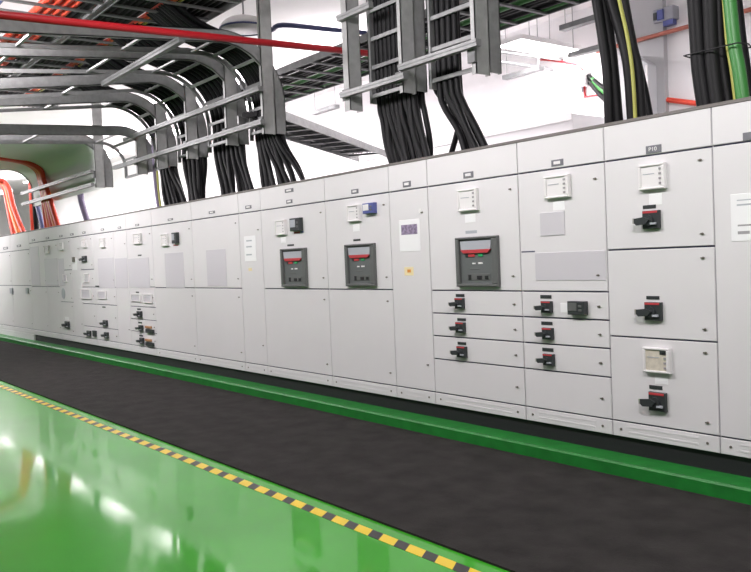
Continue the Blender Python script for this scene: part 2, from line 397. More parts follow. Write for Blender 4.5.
# far columns
y1, y2, y3, y4 = zs((145,307), (145,319.8), (145,332.3), (145,345.5))
ym = fz(145, 287)
c10 = cabinet(XE['l'], XE['k'], 'grey cabinet with three far switch drawers, two with orange and black sockets', [(ym,ZBL),(y1,ym),(y2,y1),(y3,y2),(ZV,y3)], ntag=[(135.5,224,139,226)])
meter(c10, 134.5, 233.5, 142, 244); rect(c10, DEV, 'name_tag', 138, 254.6, 141.5, 256, d=.004)
rect(c10, LILAC, 'blank_board', 128.6, 258, 149.5, 288, d=.004)
meter(c10, 131.5, 294, 141.5, 301.5, LILAC, False, .02); meter(c10, 144, 294, 153, 303, LILAC, False, .02)
rect(c10, DEV, 'name_tag', 136, 291.6, 139, 293, d=.004)
switch(c10, 133.5, 311, 142.5, 317, (137.5,308.4,140.8,310)); switch(c10, 136, 325, 143.5, 330.5, (138.5,321.8,142,323.4)); switch(c10, 137, 337.5, 144.5, 343.5, (139.5,334.8,143,336.4))
for yy in (0, 13): rect(c10, mat('tan socket cover', (.45,.24,.12), .5), 'socket_cover', 146, 326+yy, 152, 328.2+yy, d=.02); rect(c10, DEV, 'socket', 147.2, 329.4+yy, 154.5, 333+yy, d=.03)
c11 = cabinet(XE['m'], XE['l'], 'very narrow blank grey cabinet between two drawer cabinets', [(ZV,ZBL)], ntag=[(118,226.6,121,228.6)])
rect(c11, LILAC, 'blank_board', 115.4, 258, 127.6, 288, d=.004)
w1, w2, w3 = zs((105,287.2), (105,304.8), (105,328.2))
c12 = cabinet(XE['n'], XE['m'], 'grey cabinet with two far black switches low on its drawers', [(w1,ZBL),(w2,w1),(w3,w2),(ZV,w3)], ntag=[(101,228.6,104,230.6)])
meter(c12, 101, 238, 105.4, 247.5); rect(c12, LILAC, 'blank_board', 98.5, 258, 114.4, 288, d=.004)
meter(c12, 98, 291, 107, 299, LILAC, False, .02); rect(c12, DEV, 'name_tag', 95.5, 285.6, 99.5, 287.2, d=.004); rect(c12, DEV, 'name_tag', 102.5, 306.4, 105.5, 307.8, d=.004)
switch(c12, 100, 320, 108, 326); switch(c12, 101.5, 332, 109, 338)
v1 = fz(86, 269.5)
c13 = cabinet(XE['o'], XE['n'], 'grey cabinet with black switch near its top and another near its bottom', [(v1,ZBL),(w1,v1),(w2,w1),(w3,w2),(ZV,w3)], ntag=[(82.5,231.6,85.5,233.6)])
meter(c13, 83, 239, 87, 247.5); switch(c13, 79, 256, 87, 262.2); meter(c13, 84.5, 273.5, 89.5, 282.5, LILAC, False, .02)
meter(c13, 81, 289, 92, 299, LILAC, False, .02); switch(c13, 84, 330.5, 91.5, 336); rect(c13, DEV, 'socket', 94, 330.5, 97, 336.5, d=.03)
c14 = cabinet(XE['p'], XE['o'], 'narrow plain grey cabinet with faint white strip far along the row', [(ZV,ZBL)], ntag=[(70.5,233.4,73.5,235.4)])
rect(c14, PAPER, 'white_label', 72.4, 258, 77, 270, d=.002); rect(c14, LOCKM, 'hand_grip', 73, 257, 75, 262, d=.02)
x1_, x2_ = zs((66,270), (66,302))
c15 = cabinet(XE['q'], XE['p'], 'grey cabinet with round dial plate and single black switch low down', [(x1_,ZBL),(x2_,x1_),(ZV,x2_)], ntag=[(59.5,235,62.5,237)])
meter(c15, 60.2, 242.5, 64, 250.5); rect(c15, LILAC, 'blank_board', 59, 258.5, 64.4, 285.5, d=.004)
meter(c15, 63.5, 274, 67, 282, LILAC, False, .02)
MB().cyl((fx(63.5,293.5), fz(63.5,293.5)), .10, -.005, 0, 16).build('round_dial', LIGHTP, c15)
switch(c15, 61.5, 321, 70, 328); rect(c15, PAPER, 'white_label', 65, 317, 69, 320, d=.003)
c16 = cabinet(XE['r'], XE['q'], 'far grey cabinet with small meter over a broad blank panel', [(ZMID,ZBL),(ZV,ZMID)], ntag=[(46,237,49,239)])
meter(c16, 45.6, 245.5, 49.4, 253.5); rect(c16, LILAC, 'blank_board', 45, 258.5, 58, 285.5, d=.004)
c17 = cabinet(XE['s'], XE['r'], 'far grey cabinet with a tall thin blank panel', [(ZMID,ZBL),(ZV,ZMID)], ntag=[(32,239,35,241)])
rect(c17, LILAC, 'blank_board', 31, 246.5, 39.5, 285.5, d=.004)
ZL = 1.96
for i, (a, b, lab, tg, vt) in enumerate((('t','s','far grey cabinet standing flush on the kerb, nearest the raised plinth',(17,244.8,21,247),(27,288,29,293.5)),
                             ('u','t','far grey cabinet flush on the kerb at the left frame edge',(3.5,247,8,249.4),(11,288,13.4,293.5)),
                             ('v','u','last grey cabinet, mostly beyond the left frame edge',(-7,249,-3,251),(-3.2,288,-1.2,293)))):
    cc = cabinet(XE[a]+.001, XE[b]-.001, lab, [(ZMID+.02,ZL),(ZV,ZMID+.02)], ntag=[tg], flush=True, zbl=ZL)
    rect(cc, LIGHTP, 'door_handle', *vt, d=.03)

# the one readable tag: P10
def letter_strip(c):
    X0, X1, Z0, Z1 = box_of(646, 145.2, 661.5, 153); w = X1-X0; h = Z1-Z0
    cu = bpy.data.curves.new('tag_text', 'FONT'); cu.body = 'P10'; cu.size = h*.72; cu.extrude = .0008; cu.align_x = 'CENTER'; cu.align_y = 'CENTER'
    tmp = bpy.data.objects.new('tag_text', cu); C.objects.link(tmp)
    dg = bpy.context.evaluated_depsgraph_get(); me = bpy.data.meshes.new_from_object(tmp.evaluated_get(dg))
    bpy.data.objects.remove(tmp)
    org = Vector(c['_o'])
    ctr = Vector(((X0+X1)/2-.04*w, -.0058, (Z0+Z1)/2))
    me.transform(Matrix.Translation(ctr-org) @ Matrix.Rotation(math.pi/2, 4, 'X') @ Matrix.Diagonal((1.15, 1, 1, 1)))
    me.materials.clear(); me.materials.append(WHITE)
    o = bpy.data.objects.new('tag_lettering', me); C.objects.link(o); o.parent = c; o['_o'] = list(org)
letter_strip(c1)

# ------------------------------------------------------------------ curved cable ladders
YO, DEP, ZBOT = .38, .14, 2.95
def prof(rad_out, ztop, off, yend, slope, zbot=ZBOT, zstraight=None):
    """(y,z) line at distance off inside the outer edge: level run, bend, drop"""
    yc, zc = YO-rad_out, ztop-rad_out; r = rad_out-off; pts = []
    pts.append((yend, ztop-off+slope*(yend-yc)))
    pts.append(((yend+yc)/2, ztop-off+slope*((yend-yc)/2)))
    for i in range(13):
        a = math.pi/2*(1-i/12); pts.append((yc+r*math.cos(a), zc+r*math.sin(a)))
    pts.append((YO-off, zbot)); return pts
def along(pts, dist0, step):
    """points every step along a (y,z) path with the local direction"""
    out = []; need = dist0; 
    for (a, b) in zip(pts[:-1], pts[1:]):
        L = math.hypot(b[0]-a[0], b[1]-a[1]); s = need
        while s < L:
            out.append((a[0]+(b[0]-a[0])*s/L, a[1]+(b[1]-a[1])*s/L, (b[0]-a[0])/L, (b[1]-a[1])/L)); s += step
        need = s-L
    return out
def ladder(xl, xr, ztop, label, rad=.75, yend=-4.6, slope=.085, solid=False, straight=False, zbot=ZBOT, step=.27):
    t = thing('cable_ladder', ((xl+xr)/2, YO, zbot), label, 'cable ladder', 'galvanised cable ladders')
    if straight:
        for x, sg in ((xr,-1), (xl,1)):
            m = MB().box((x,YO-DEP,zbot), (x+.012*sg,YO,CZ-.002)); m.box((x,YO-DEP,zbot),(x+.035*sg,YO-DEP+.01,CZ-.002)); m.box((x,YO-.01,zbot),(x+.035*sg,YO,CZ-.002))
            m.build('side_rail', GALV, t)
        z = zbot+.05
        while z < CZ-.1:
            MB().box((xl+.013,YO-DEP+.012,z),(xr-.013,YO-DEP+.032,z+.035)).build('rung', GALV, t); z += step
        return t
    pi, po = prof(rad, ztop, DEP, yend, slope, zbot), prof(rad, ztop, 0, yend, slope, zbot)
    pi2, po2 = prof(rad, ztop, DEP-.01, yend, slope, zbot), prof(rad, ztop, .01, yend, slope, zbot)
    if not solid:
        ql = prof(rad, ztop, DEP-.045, yend, slope, zbot)
        MB().strip(pi, ql, xl, xl+.02).build('side_rail', GALV, t)
    for x, sg in (((xr,-1), (xl,1)) if solid else ((xr,-1),)):
        m = MB().strip(pi, po, min(x,x+.012*sg), max(x,x+.012*sg))
        m.strip(pi, pi2, min(x,x+.035*sg), max(x,x+.035*sg)); m.strip(po2, po, min(x,x+.035*sg), max(x,x+.035*sg))
        m.build('side_rail', GALV, t)
    ce = prof(rad, ztop, DEP-.025, yend, slope, zbot)
    if solid:
        MB().strip(prof(rad, ztop, DEP-.012, yend, slope, zbot), prof(rad, ztop, DEP-.02, yend, slope, zbot), xl+.013, xr-.013).build('sheet_bottom', mat('pale galvanised sheet', (.70,.71,.70), .6, .0), t)
        for (y, z, dy, dz) in along(ce, .2, .75): MB().obar((xl+.014,y,z), (xr-.014,y,z), .04, .012, (0,-dz,dy)).build('stiffener', GALVD, t)
    else:
        for (y, z, dy, dz) in [q for k_, q in enumerate(along(ce, .1, step)) if q[0] > YO-rad-.12 or k_ % 4 == 0]: MB().obar((xl+.014,y,z), (xr-.014,y,z), .035, .02, (0,-dz,dy)).build('rung', GALV, t)
    return t
LAD = dict(E=(-5.44,-4.70), D=(-6.30,-5.62), A=(-8.67,-8.065), A2=(-9.78,-8.945), B=(-10.72,-10.06), B2=(-11.53,-11.04), C=(-12.73,-11.79))
ladder(*LAD['E'], None, 'rightmost vertical cable ladder, wide, only its left part filled with black cables', straight=True, zbot=2.96)
ladder(*LAD['D'], None, 'vertical cable ladder packed with thick black cables above the narrow sticker cabinet', straight=True, zbot=2.98)
ladder(*LAD['A'], 4.04, 'nearest of the curved cable ladders, bending down beside the red pipe')
ladder(*LAD['A2'], 4.04, 'second nearest of the curved cable ladders, above the cabinet with only a blank panel', slope=.095)
ladder(*LAD['B'], 3.99, 'third nearest curved cable ladder, carrying the thickest black cables', slope=.14, zbot=2.93)
ladder(*LAD['B2'], 3.92, 'fourth nearest curved cable ladder, narrow', slope=.12, zbot=2.92)
ladder(*LAD['C'], 3.58, 'lowest curved cable ladder, empty, bending down at lesser height than its neighbours', rad=.52, slope=.05, zbot=2.92)
ladder(-17.9, -13.62, 3.74, 'wide solid bottomed cable tray curving down at far left with red cables under it', rad=.62, slope=.05, solid=True, zbot=2.86)

# vertical hanger posts in front of the right rails, and the long struts they carry
def post(x, z0, z1, label, y0=.08, w=.156, fl=.05):
    m = MB(); m.box((x,y0,z0),(x-.008,y0+w,z1)); m.box((x,y0,z0),(x-fl,y0+.008,z1)); m.box((x,y0+w-.008,z0),(x-fl,y0+w,z1))
    p = thing('hanger_post', (x,y0,z0), label, 'support post', 'galvanised hanger posts')
    m.build('channel', mat('bright galvanised post', (.40,.405,.40), .5, .35, noise=.1, nscale=12), p)
    MB().box((x-fl-.02,.052,3.02),(x+.012,y0-.0005,3.13)).build('bracket', GALVD, p)
    return p
post(-4.69, 2.93, CZ, 'rightmost galvanised hanger post, running up to the ceiling')
post(-5.605, 2.95, CZ, 'galvanised hanger post on the packed black cable ladder, running to the ceiling')
post(-6.38, 2.92, CZ, 'free standing looking hanger post left of the packed black cable ladder', y0=.06, w=.15, fl=.09)
post(-8.055, 2.94, CZ, 'tall hanger post on the nearest curved ladder, crossed by the red pipe')
post(-8.935, 2.93, 3.96, 'hanger post on the second nearest curved ladder')
post(-10.05, 2.90, 3.88, 'hanger post on the third nearest curved ladder')
post(-11.03, 2.90, 3.80, 'hanger post on the narrow fourth curved ladder')
post(-11.78, 2.88, 3.48, 'hanger post on the lowest curved ladder')
post(-13.60, 2.85, 4.25, 'hanger post at the right edge of the wide solid tray at far left')
def strut(p, q, label, s=.055, gm=None):
    m = MB(); m.obar(p, q, s, s)
    d = .012
    m.obar((p[0],p[1]-s/2-.003,p[2]+.01), (q[0],q[1]-s/2-.003,q[2]+.01), .006, .018)
    tag(m.build('strut', gm or GALV), label, 'strut', 'galvanised struts')
strut((-12.6,.027,3.06), (-7.98,.027,3.06), 'lower of the two long horizontal struts across the ends of the curved ladders')
strut((-12.1,.027,3.43), (-8.0,.027,3.43), 'upper of the two long horizontal struts across the curved ladders')
strut((-6.46,.027,3.07), (-5.50,.027,3.07), 'short horizontal strut across the packed black cable ladder')
strut((-5.57,.027,3.15), (-4.60,.027,3.15), 'short horizontal strut reaching right to the rightmost hanger post')
strut((-6.46,.027,3.80), (-5.95,.027,3.80), 'short horizontal strut high at the top edge above the packed ladder')
strut((-17.9,.027,2.90), (-13.6,.027,2.90), 'lower horizontal strut under the wide solid tray at far left')
strut((-17.9,.027,3.12), (-13.6,.027,3.12), 'upper horizontal strut across the wide solid tray at far left')
a, b = at(182,39,Z=3.70), at(104,84,Z=3.70)
strut(tuple(b), tuple(a), 'long diagonal looking strut under the level runs of the curved ladders', .06, GALVD)

# ------------------------------------------------------------------ cables on the curved ladders
def cable(pts, r, m, label, group, seg=8, k=5):
    o = MB().tube(spline(pts, k), r, seg).build('power_cable', m, org=pts[-1]); return tag(o, label, 'cable', group)
def bundle(key, n, b0, b1, by, label, group, r=.029, rows=2, ztop=None, rad=.75, x0f=0.0, x1f=1.0, mats=(BLK,), shuffle=.22, ytop=.31):
    xl, xr = LAD[key]; xl += .05; xr -= .05; xa, xb = xl+(xr-xl)*x0f, xl+(xr-xl)*x1f
    for i in range(n):
        u = (i+.5)/n; row = i % rows
        x = xa+(xb-xa)*u; y = YO-DEP+.066+row*.060
        ub = min(1, max(0, u+random.uniform(-shuffle, shuffle)*.5))
        yb = (.24 if row == 0 else .36)+random.uniform(0, .05)
        bx = float(at(b0+(b1-b0)*ub, by-(b1-b0)*ub*.19, Y=yb)[0])
        pts = []
        if ztop is None: pts += [(x,y,CZ-.02), (x,y,4.3), (x,y,3.6)]
        else:
            off = YO-y; yc, zc = YO-rad, ztop-rad; rr = rad-off
            pts += [(x,yc-.62,zc+rr+.30), (x,yc-.30,zc+rr+.10)]
            for j in range(5):
                an = math.pi/2*(1-j/4); pts.append((x, yc+rr*math.cos(an), zc+rr*math.sin(an)))
        pts += [(x,y,2.98), (x+(bx-x)*.20+random.uniform(-.02,.02), y+(yb-y)*.2, 2.80),
                (x+(bx-x)*.66+random.uniform(-.03,.03), y+(yb-y)*.7, 2.55), (bx, yb, ZT-.004)]
        cable(pts, r*random.uniform(.92,1.1), random.choice(mats), label, group)
BM = (BLK, BLK, BLK2)
bundle('D', 18, 393, 432, 158, 'thick black cable in the packed bundle dropping from the ladder onto the cabinets', 'black cables of the packed ladder', .029, mats=BM)
cable([(-5.60,.46,CZ-.02),(-5.60,.46,3.4),(-5.58,.46,2.98),(-5.30,.46,2.75),(float(at(449,150,Y=.44)[0]),.44,ZT-.004)], .026, BLK, 'single dark cable just right of the packed black bundle', None)
bundle('E', 7, 466, 488, 147, 'black cable in the slanting bundle under the left of the rightmost ladder', 'black cables of the rightmost ladder', .030, x0f=.0, x1f=.40, mats=BM)
bundle('A', 16, 264, 305, 186, 'black cable dropping from the nearest curved ladder', 'black cables of the nearest curved ladder', .029, ztop=4.04, mats=BM)
bundle('A2', 13, 221, 253, 192, 'black cable dropping from the second nearest curved ladder', 'black cables of the second nearest curved ladder', .030, ztop=4.04, mats=BM, x0f=.0, x1f=1)
bundle('B', 8, 189, 203, 199, 'thick black cable dropping from the third nearest curved ladder', 'black cables of the third nearest curved ladder', .038, ztop=3.99, rows=2, x0f=.0)
bundle('B2', 8, 164, 188, 204, 'black cable dropping from the narrow fourth curved ladder', 'black cables of the fourth curved ladder', .034, ztop=3.92, mats=BM)
for i, (pa, pb) in enumerate((((154.5,168),(159,205)), ((157,168),(161,204)))):
    A_, B_ = at(*pa, Y=.3), at(*pb, Y=.3)
    cable([(A_[0],.3,3.5),(A_[0],.3,A_[2]),((A_[0]+B_[0])/2-.02,.3,2.6),(B_[0],.3,ZT-.004)], .03 if i == 0 else .017, VIO if i == 0 else YEL,
          'violet grey cable left of the bundle under the narrow ladder' if i == 0 else 'dull yellow cable left of the bundle under the narrow ladder', None)
# far left: red, black and violet cables
def drop(px, Y, r, m, label, group=None, lead=None, pre=None):
    pts = [tuple(float(v) for v in at(*p, Y=Y)) for p in px]
    pts[-1] = (pts[-1][0], pts[-1][1], ZT-.004)
    if pre: pts = [tuple(float(v) for v in at(a, b, Y=c)) for a, b, c in pre]+pts
    if lead: pts = [(pts[0][0]+dx, pts[0][1]+dy, pts[0][2]+dz) for dx, dy, dz in lead]+pts
    return cable(pts, r, m, label, group)
for i in range(5):
    drop([(40+i*.9,180),(43+i*1.5,196),(45+i*2.2,212),(47+i*2.8,225-i*.3)], .12, .05, (REDC, ORG, REDC, ORG, REDC)[i],
         'thick red or orange cable under the wide solid tray, dropping to the cabinets', 'red cables of the solid tray', pre=[(-40+i*1.2,155,-1.6),(0+i,158,-.75),(24+i,162.5,-.2),(36+i*1.1,170,.04)])
for i in range(3):
    drop([(4+i*2.2,188),(8+i*2.6,206),(11+i*4,222),(14+i*5,236-i*.8)], .12, .055, (REDC, ORG, REDC)[i],
         'thick red or orange cable dropping at the far left frame edge', 'red cables at the left edge', pre=[(-60,172,-1.4),(-22+i,175,-.5),(-4+i*2,180,-.02)])
drop([(32,200),(32.5,212),(33.5,228)], .48, .06, REDC, 'straight red cable beside two black cables at far left', None, [(0,0,.5)])
drop([(34.5,200),(35.2,212),(36.5,227)], .46, .055, BLK, 'straight black cable beside the red cables at far left', None, [(0,0,.5)])
drop([(36.5,200),(39,212),(43.5,226)], .48, .055, NAVY, 'slanting dark cable beside the red cables at far left', None, [(0,0,.5)])
drop([(80,184),(80.6,196),(82.6,206),(88,218)], .46, .06, VIO, 'lone violet grey cable dropping from the right edge of the solid tray', None, [(0,0,.4)])

# ------------------------------------------------------------------ big free cables at right
def big(px, r, m, label, group=None, Y=.30):
    pts = [tuple(float(v) for v in at(*p, Y=Y)) for p in px]
    e = np.array(pts[0])-np.array(pts[1]); e = e/e[2]*(CZ-.01-pts[0][2]); pts = [tuple(np.array(pts[0])+e*q) for q in (1,.8,.6,.4,.2)]+pts
    pts[-1] = (pts[-1][0], Y, ZT-.004)
    return tag(MB().tube(spline(pts, 6), r, 12).build('power_cable', m, org=pts[-1]), label, 'cable', group)
big([(598,8),(603,40),(607.5,75),(609.5,122)], .036, BLK, 'left one of the thick black cables above the blank board cabinet', None, .24)
big([(604,8),(609,40),(613,75),(617.5,121)], .044, BLK2, 'thick grey black cable close behind the left cable of the freestanding pair', None, .33)
big([(614,8),(623,38),(629.5,70),(633.5,118)], .043, BLK, 'thick black cable above the switch cabinet, carrying the yellow green cable', None, .30)
big([(621,8),(627,35),(632.5,72),(635.5,117)], .013, YEL, 'thin yellow green cable along the thick black cable above the switch cabinet', None, .235)
big([(625,8),(632,45),(638,72),(641.5,116)], .036, BLK2, 'black cable just right of the thin yellow green cable', None, .36)
big([(636,60),(641,80),(645,98),(650,114)], .034, BLK, 'short slanting black cable splitting off right of the yellow green cable', None, .46)
big([(696,8),(698,40),(700,70),(706,104)], .052, BLK, 'leftmost thick black cable of the tied bundle at the top right', None, .27)
big([(710,8),(711,40),(713,70),(718,102)], .046, BLK2, 'second thick black cable of the tied bundle at the top right', None, .28)
big([(718.5,8),(720,40),(723,70),(729,100)], .043, BLK, 'third thick black cable of the tied bundle at the top right', None, .33)
big([(724.5,8),(727.5,45),(731.5,70),(736,98)], .012, YEL, 'thin yellow cable of the tied bundle at the top right', None, .27)
big([(730.5,8),(734.5,45),(739,70),(743.5,97)], .040, GRNC, 'thick green cable of the tied bundle at the top right', None, .28)
big([(737,8),(740.5,40),(744,62),(750,96)], .036, BLK, 'black cable behind the green cable at the right frame edge', None, .36)
zt = at(715, 51, Y=.28)
x0t, x1t = float(at(694,51,Y=.28)[0]), float(at(742,51,Y=.28)[0])
tie = MB(); tie.tube([(x0t-.02,.21,zt[2]),(x1t+.01,.21,zt[2]),(x1t+.03,.30,zt[2]),(x1t,.40,zt[2]),(x0t,.40,zt[2]),(x0t-.04,.30,zt[2]),(x0t-.03,.21,zt[2])], .0045, 6)
tag(tie.build('cable_tie', PLINTH), 'thin black tie around the thick cables at the top right', 'cable tie')

# ------------------------------------------------------------------ overhead ladders running along the row
def run_ladder(name, x0, x1, y0, y1, z, label, step=.36, rail=.07):
    t = thing(name, ((x0+x1)/2, (y0+y1)/2, z), label, 'cable ladder', 'galvanised cable ladders')
    for y in (y0, y1): MB().box((x0,y-.008,z),(x1,y+.008,z+rail)).build('side_rail', GALVD, t)
    x = x0+.1
    while x < x1: MB().box((x,y0+.01,z),(x+.05,y1-.01,z+.022)).build('rung', GALVD, t); x += step
    return t
Z1 = 4.22
run_ladder('cable_ladder', -14.3, -5.2, -1.46, -.36, Z1, 'dark overhead cable ladder along the row, the nearer to the cabinets')
run_ladder('cable_ladder', -14.3, -5.2, -2.62, -1.54, Z1, 'dark overhead cable ladder along the row, out over the aisle, with red cables')
def lay(y, r, m, label, group, x0=-14.4, x1=-5.0, z=Z1+.024):
    w = .012; pts = [(x0+(x1-x0)*i/5, y+random.uniform(-w,w), z+r+.001) for i in range(6)]
    cable(pts, r, m, label, group, 6, 2)
y = -.42
while y > -1.43:
    if -.90 > y > -1.02: 
        pass
    else: lay(y, .033, BLK, 'black cable lying on the overhead ladder nearer to the cabinets', 'black cables on the inner overhead ladder')
    y -= .072
lay(-.93, .022, ORG, 'thin orange cable on the overhead ladder nearer to the cabinets', None)
lay(-.985, .022, REDC, 'thin red cable on the overhead ladder nearer to the cabinets', None)
lay(-.875, .014, YEL, 'thin olive yellow cable on the overhead ladder nearer to the cabinets', None)
for i, yy in enumerate((-1.74,-1.83,-1.92,-2.01)): lay(yy, .040, REDC, 'red cable on the overhead ladder out over the aisle', 'red cables on the outer overhead ladder')
for yy in (-1.59,-1.655): lay(yy, .03, BLK, 'black cable on the overhead ladder out over the aisle', 'black cables on the outer overhead ladder')
for yy in (-2.42,-2.50,-2.57): lay(yy, .034, NAVY, 'navy blue cable on the outer edge of the overhead ladder out over the aisle', 'navy cables on the outer overhead ladder')

# red pipe crossing the aisle
p0, p1 = at(-60,8.5,X=-7.0), at(365,53,X=-7.0); dd = p1-p0
_e = p1+dd*((1.08-p1[1])/dd[1])
tag(MB().tube([tuple(_e), (float(_e[0]),float(_e[1]),CZ)], .006, 6).tube([tuple(p0), tuple(p0+dd*.5), tuple(p1), tuple(p1+dd*((1.15-p1[1])/dd[1]))], .034, 12).build('red_pipe', PIPE), 'long straight red pipe crossing in front of the curved ladders', 'pipe')

# ------------------------------------------------------------------ behind the cabinets
run_ladder('cable_ladder', -12.2, -4.2, 1.62, 2.78, 4.18, 'overhead cable ladder behind the cabinets, with green and black cables', .45, .09)
yy = 1.70
i = 0
while yy < 2.74:
    if i % 4 != 2: lay(yy, .032, (BLK, BLK, GRNC, BLK2, BLK)[i % 5] if i % 5 != 2 else GRNC, 'green cable on the ladder behind the cabinets' if i % 5 == 2 else 'black cable on the ladder behind the cabinets',
        'green cables on the rear ladder' if i % 5 == 2 else 'black cables on the rear ladder', -12.3, -4.1, 4.205)
    yy += .085; i += 1
# oblique ladder seen low over the cabinet tops
def oblique():
    p, q = Vector(at(284,115.5,Z=3.2)), Vector(at(392,156,Z=3.2)); s = Vector(at(286,135.5,Z=3.2)); d = (q-p).normalized()
    sd = (s-p)-d*((s-p).dot(d)); t = thing('cable_ladder', (p+q)/2, 'pale cable ladder running away obliquely low over the cabinet tops', 'cable ladder', 'galvanised cable ladders')
    for o in (0, 1): MB().obar(p+sd*o, q+sd*o, .02, .10).build('side_rail', GALV, t)
    L = (q-p).length; n = int(L/.42)
    for i in range(n):
        c_ = p+d*(.2+i*.42); MB().obar(c_+sd*.01, c_+sd*.99, .05, .03).build('rung', GALV, t)
    w = sd.length; u = sd.normalized()
    for i, o in enumerate((.22,.30,.38,.46,.62,.70,.78,.86)):
        a_, b_ = p+sd*o+Vector((0,0,.055)), q+sd*o+Vector((0,0,.055))
        cable([tuple(a_), tuple((a_+b_)/2), tuple(b_-d*.5)], .035, BLK, 'black cable lying on the pale oblique ladder low over the cabinets', 'black cables on the oblique ladder', 6, 2)
oblique()

# ceiling fittings
def ceiling_light(x, y, lx, ly, label, z=4.88, group='white ceiling light panels', tilt=0.0):
    t = thing('ceiling_light', (x,y,z), label, 'ceiling light', group)
    m = MB(); m.box((x-lx/2,y-ly/2,z+.012),(x+lx/2,y+ly/2,z+.09)); m.build('housing', WHITE, t)
    for ex in (-.4,.4):
        MB().tube([(x+ex*lx,y,z+.09),(x+ex*lx,y,CZ)], .006, 6).build('hanger_rod', GALV, t)
    MB().box((x-lx/2+.015,y-ly/2+.015,z),(x+lx/2-.015,y+ly/2-.015,z+.011)).build('diffuser', LAMP, t)
    for o in t.children:
        if not o.name.startswith('hanger'): o.rotation_euler.x = tilt
    return t
q = q_panel = at(512,46,Z=4.9)
ceiling_light(float(q[0])+.15, 6.15, .55, 1.5, 'bright ceiling light panel seen right of the rightmost hanger post')
for i, xx in enumerate((-5.0,-12.5,-16,-20,-24,-28,-32,-37)):  # row of panels added to brighten the room behind the cabinets
    ceiling_light(xx, 4.2, 1.6, .5, 'light panel added to brighten the space behind the cabinets', group='added rear light panels')
for i, xx in enumerate((3,-1,-5,-9,-13,-17,-21,-26,-31)):  # panels added out of view, tilted so cabinet tops come out brighter
    ceiling_light(xx, -2.95, 1.6, .5, z=4.16, label= 'unseen light panel added over the green walkway, tilted at the cabinets', group='added walkway light panels', tilt=math.radians(55))
def batten(pa, pb, z, label):
    a_, b_ = at(*pa, Z=z), at(*pb, Z=z); y = float(a_[1]+b_[1])/2; xa, xb = sorted((float(a_[0]), float(b_[0])))
    t = thing('batten_fitting', ((xa+xb)/2, y, z), label, 'light fitting', 'hanging batten fittings')
    MB().box((xa,y-.06,z),(xb,y+.06,z+.07)).build('batten', GALVD, t)
    for x in (xa+.06, xb-.06): MB().tube([(x,y,z+.07),(x,y,CZ)], .006, 6).build('hanger_rod', GALV, t)
batten((561,31), (605,18.5), 4.5, 'grey batten fitting hung by rods left of the thick freestanding cables')
batten((572,58), (600,49), 4.5, 'blue grey batten fitting hung by rods, lower than the grey one')
batten((505,80), (541,70), 4.5, 'small batten fitting low on the white wall right of the rightmost post')
batten((314,115), (337,108), 4.5, 'small far batten fitting above the pale oblique ladder')
def conduit(pa, pb, z, r, label, bend=None):
    a_, b_ = at(*pa, Z=z), at(*pb, Z=z); pts = [tuple(a_), tuple((a_+b_)/2), tuple(b_)]
    if bend is not None: pts = [tuple(at(*bend, Z=z))]+pts
    tag(MB().tube(spline(pts, 4), r, 8).build('conduit', NAVY if bend is not None else GALVD), label, 'conduit', 'thin conduits under the ceiling')
conduit((283,25), (366,33), 4.3, .030, 'dark blue conduit running right from the white dome lamp', (272,30))
conduit((495,61), (578,73), 4.72, .025, 'thin grey conduit below the bright ceiling light panel')
conduit((499,51.5), (592,64), 4.84, .022, 'thin grey conduit along the edge of the bright ceiling light panel')

# white dome lamp over the nearest curved ladder
d = at(244, 29, Z=4.42)
t = thing('dome_lamp', (float(d[0]),float(d[1]),4.42), 'white dome lamp hanging behind the nearest curved ladder', 'lamp')
m = MB(); rr = .30; rings = 7; seg = 24; vs = []; fs = []
for i in range(rings+1):
    an = math.pi/2*i/rings; vs += [(d[0]+rr*math.cos(an)*math.cos(2*math.pi*k/seg), d[1]+rr*math.cos(an)*math.sin(2*math.pi*k/seg), 4.42+.16*math.sin(an)) for k in range(seg)]
for i in range(rings):
    for k in range(seg): fs.append((i*seg+k, i*seg+(k+1) % seg, (i+1)*seg+(k+1) % seg, (i+1)*seg+k))
fs.append(tuple(range(seg-1,-1,-1)))
m._add(vs, fs, True); m.build('shade', WHITE, t)
MB().tube([(d[0]+.30*math.cos(2*math.pi*k/24), d[1]+.30*math.sin(2*math.pi*k/24), 4.42) for k in range(25)], .012, 6).build('rim', NAVY, t)
MB().tube([(d[0],d[1],4.56),(d[0],d[1],CZ)], .012, 6).build('stem', GALV, t)

# things on the back wall
def wall_box(x0, y0, x1, y1, Y, depth, m):
    xm, ym_ = (x0+x1)/2, (y0+y1)/2
    return float(at(x0,ym_,Y=Y)[0]), float(at(x1,ym_,Y=Y)[0]), float(at(xm,y1,Y=Y)[2]), float(at(xm,y0,Y=Y)[2])
YP = 6.9
X0, X1, Z0, Zt = wall_box(634, 55, 657, 130, YP, 0, None)
t = thing('wall_enclosure', ((X0+X1)/2, YP, Z0), 'pale enclosure with sloping top on the grey pillar behind the thick cables', 'enclosure')
MB().poly([(X0,Z0),(X1,Z0),(X1,Zt-.20),(X1-.28,Zt),(X0,Zt)], YP-.22, YP-.001).build('body', mat('pale grey enclosure paint', (.60,.61,.63), .5), t)
MB().poly([(X0+.05,Zt-.42),(X1-.10,Zt-.42),(X1-.10,Zt-.28),(X1-.33,Zt-.08),(X0+.05,Zt-.08)], YP-.235, YP-.221).build('viewing_panel', mat('green grey glass', (.25,.33,.31), .3), t)
MB().box((X1-.045,YP-.235,Z0),(X1-.005,YP-.221,Zt-.22)).build('edge_trim', WHITE, t)
X0, X1, Z0, Zt = wall_box(659, 9, 679, 25.5, WY, 0, None)
t = thing('wall_unit', ((X0+X1)/2, WY, Z0), 'small grey and navy box high on the white wall left of the tied bundle', 'wall box')
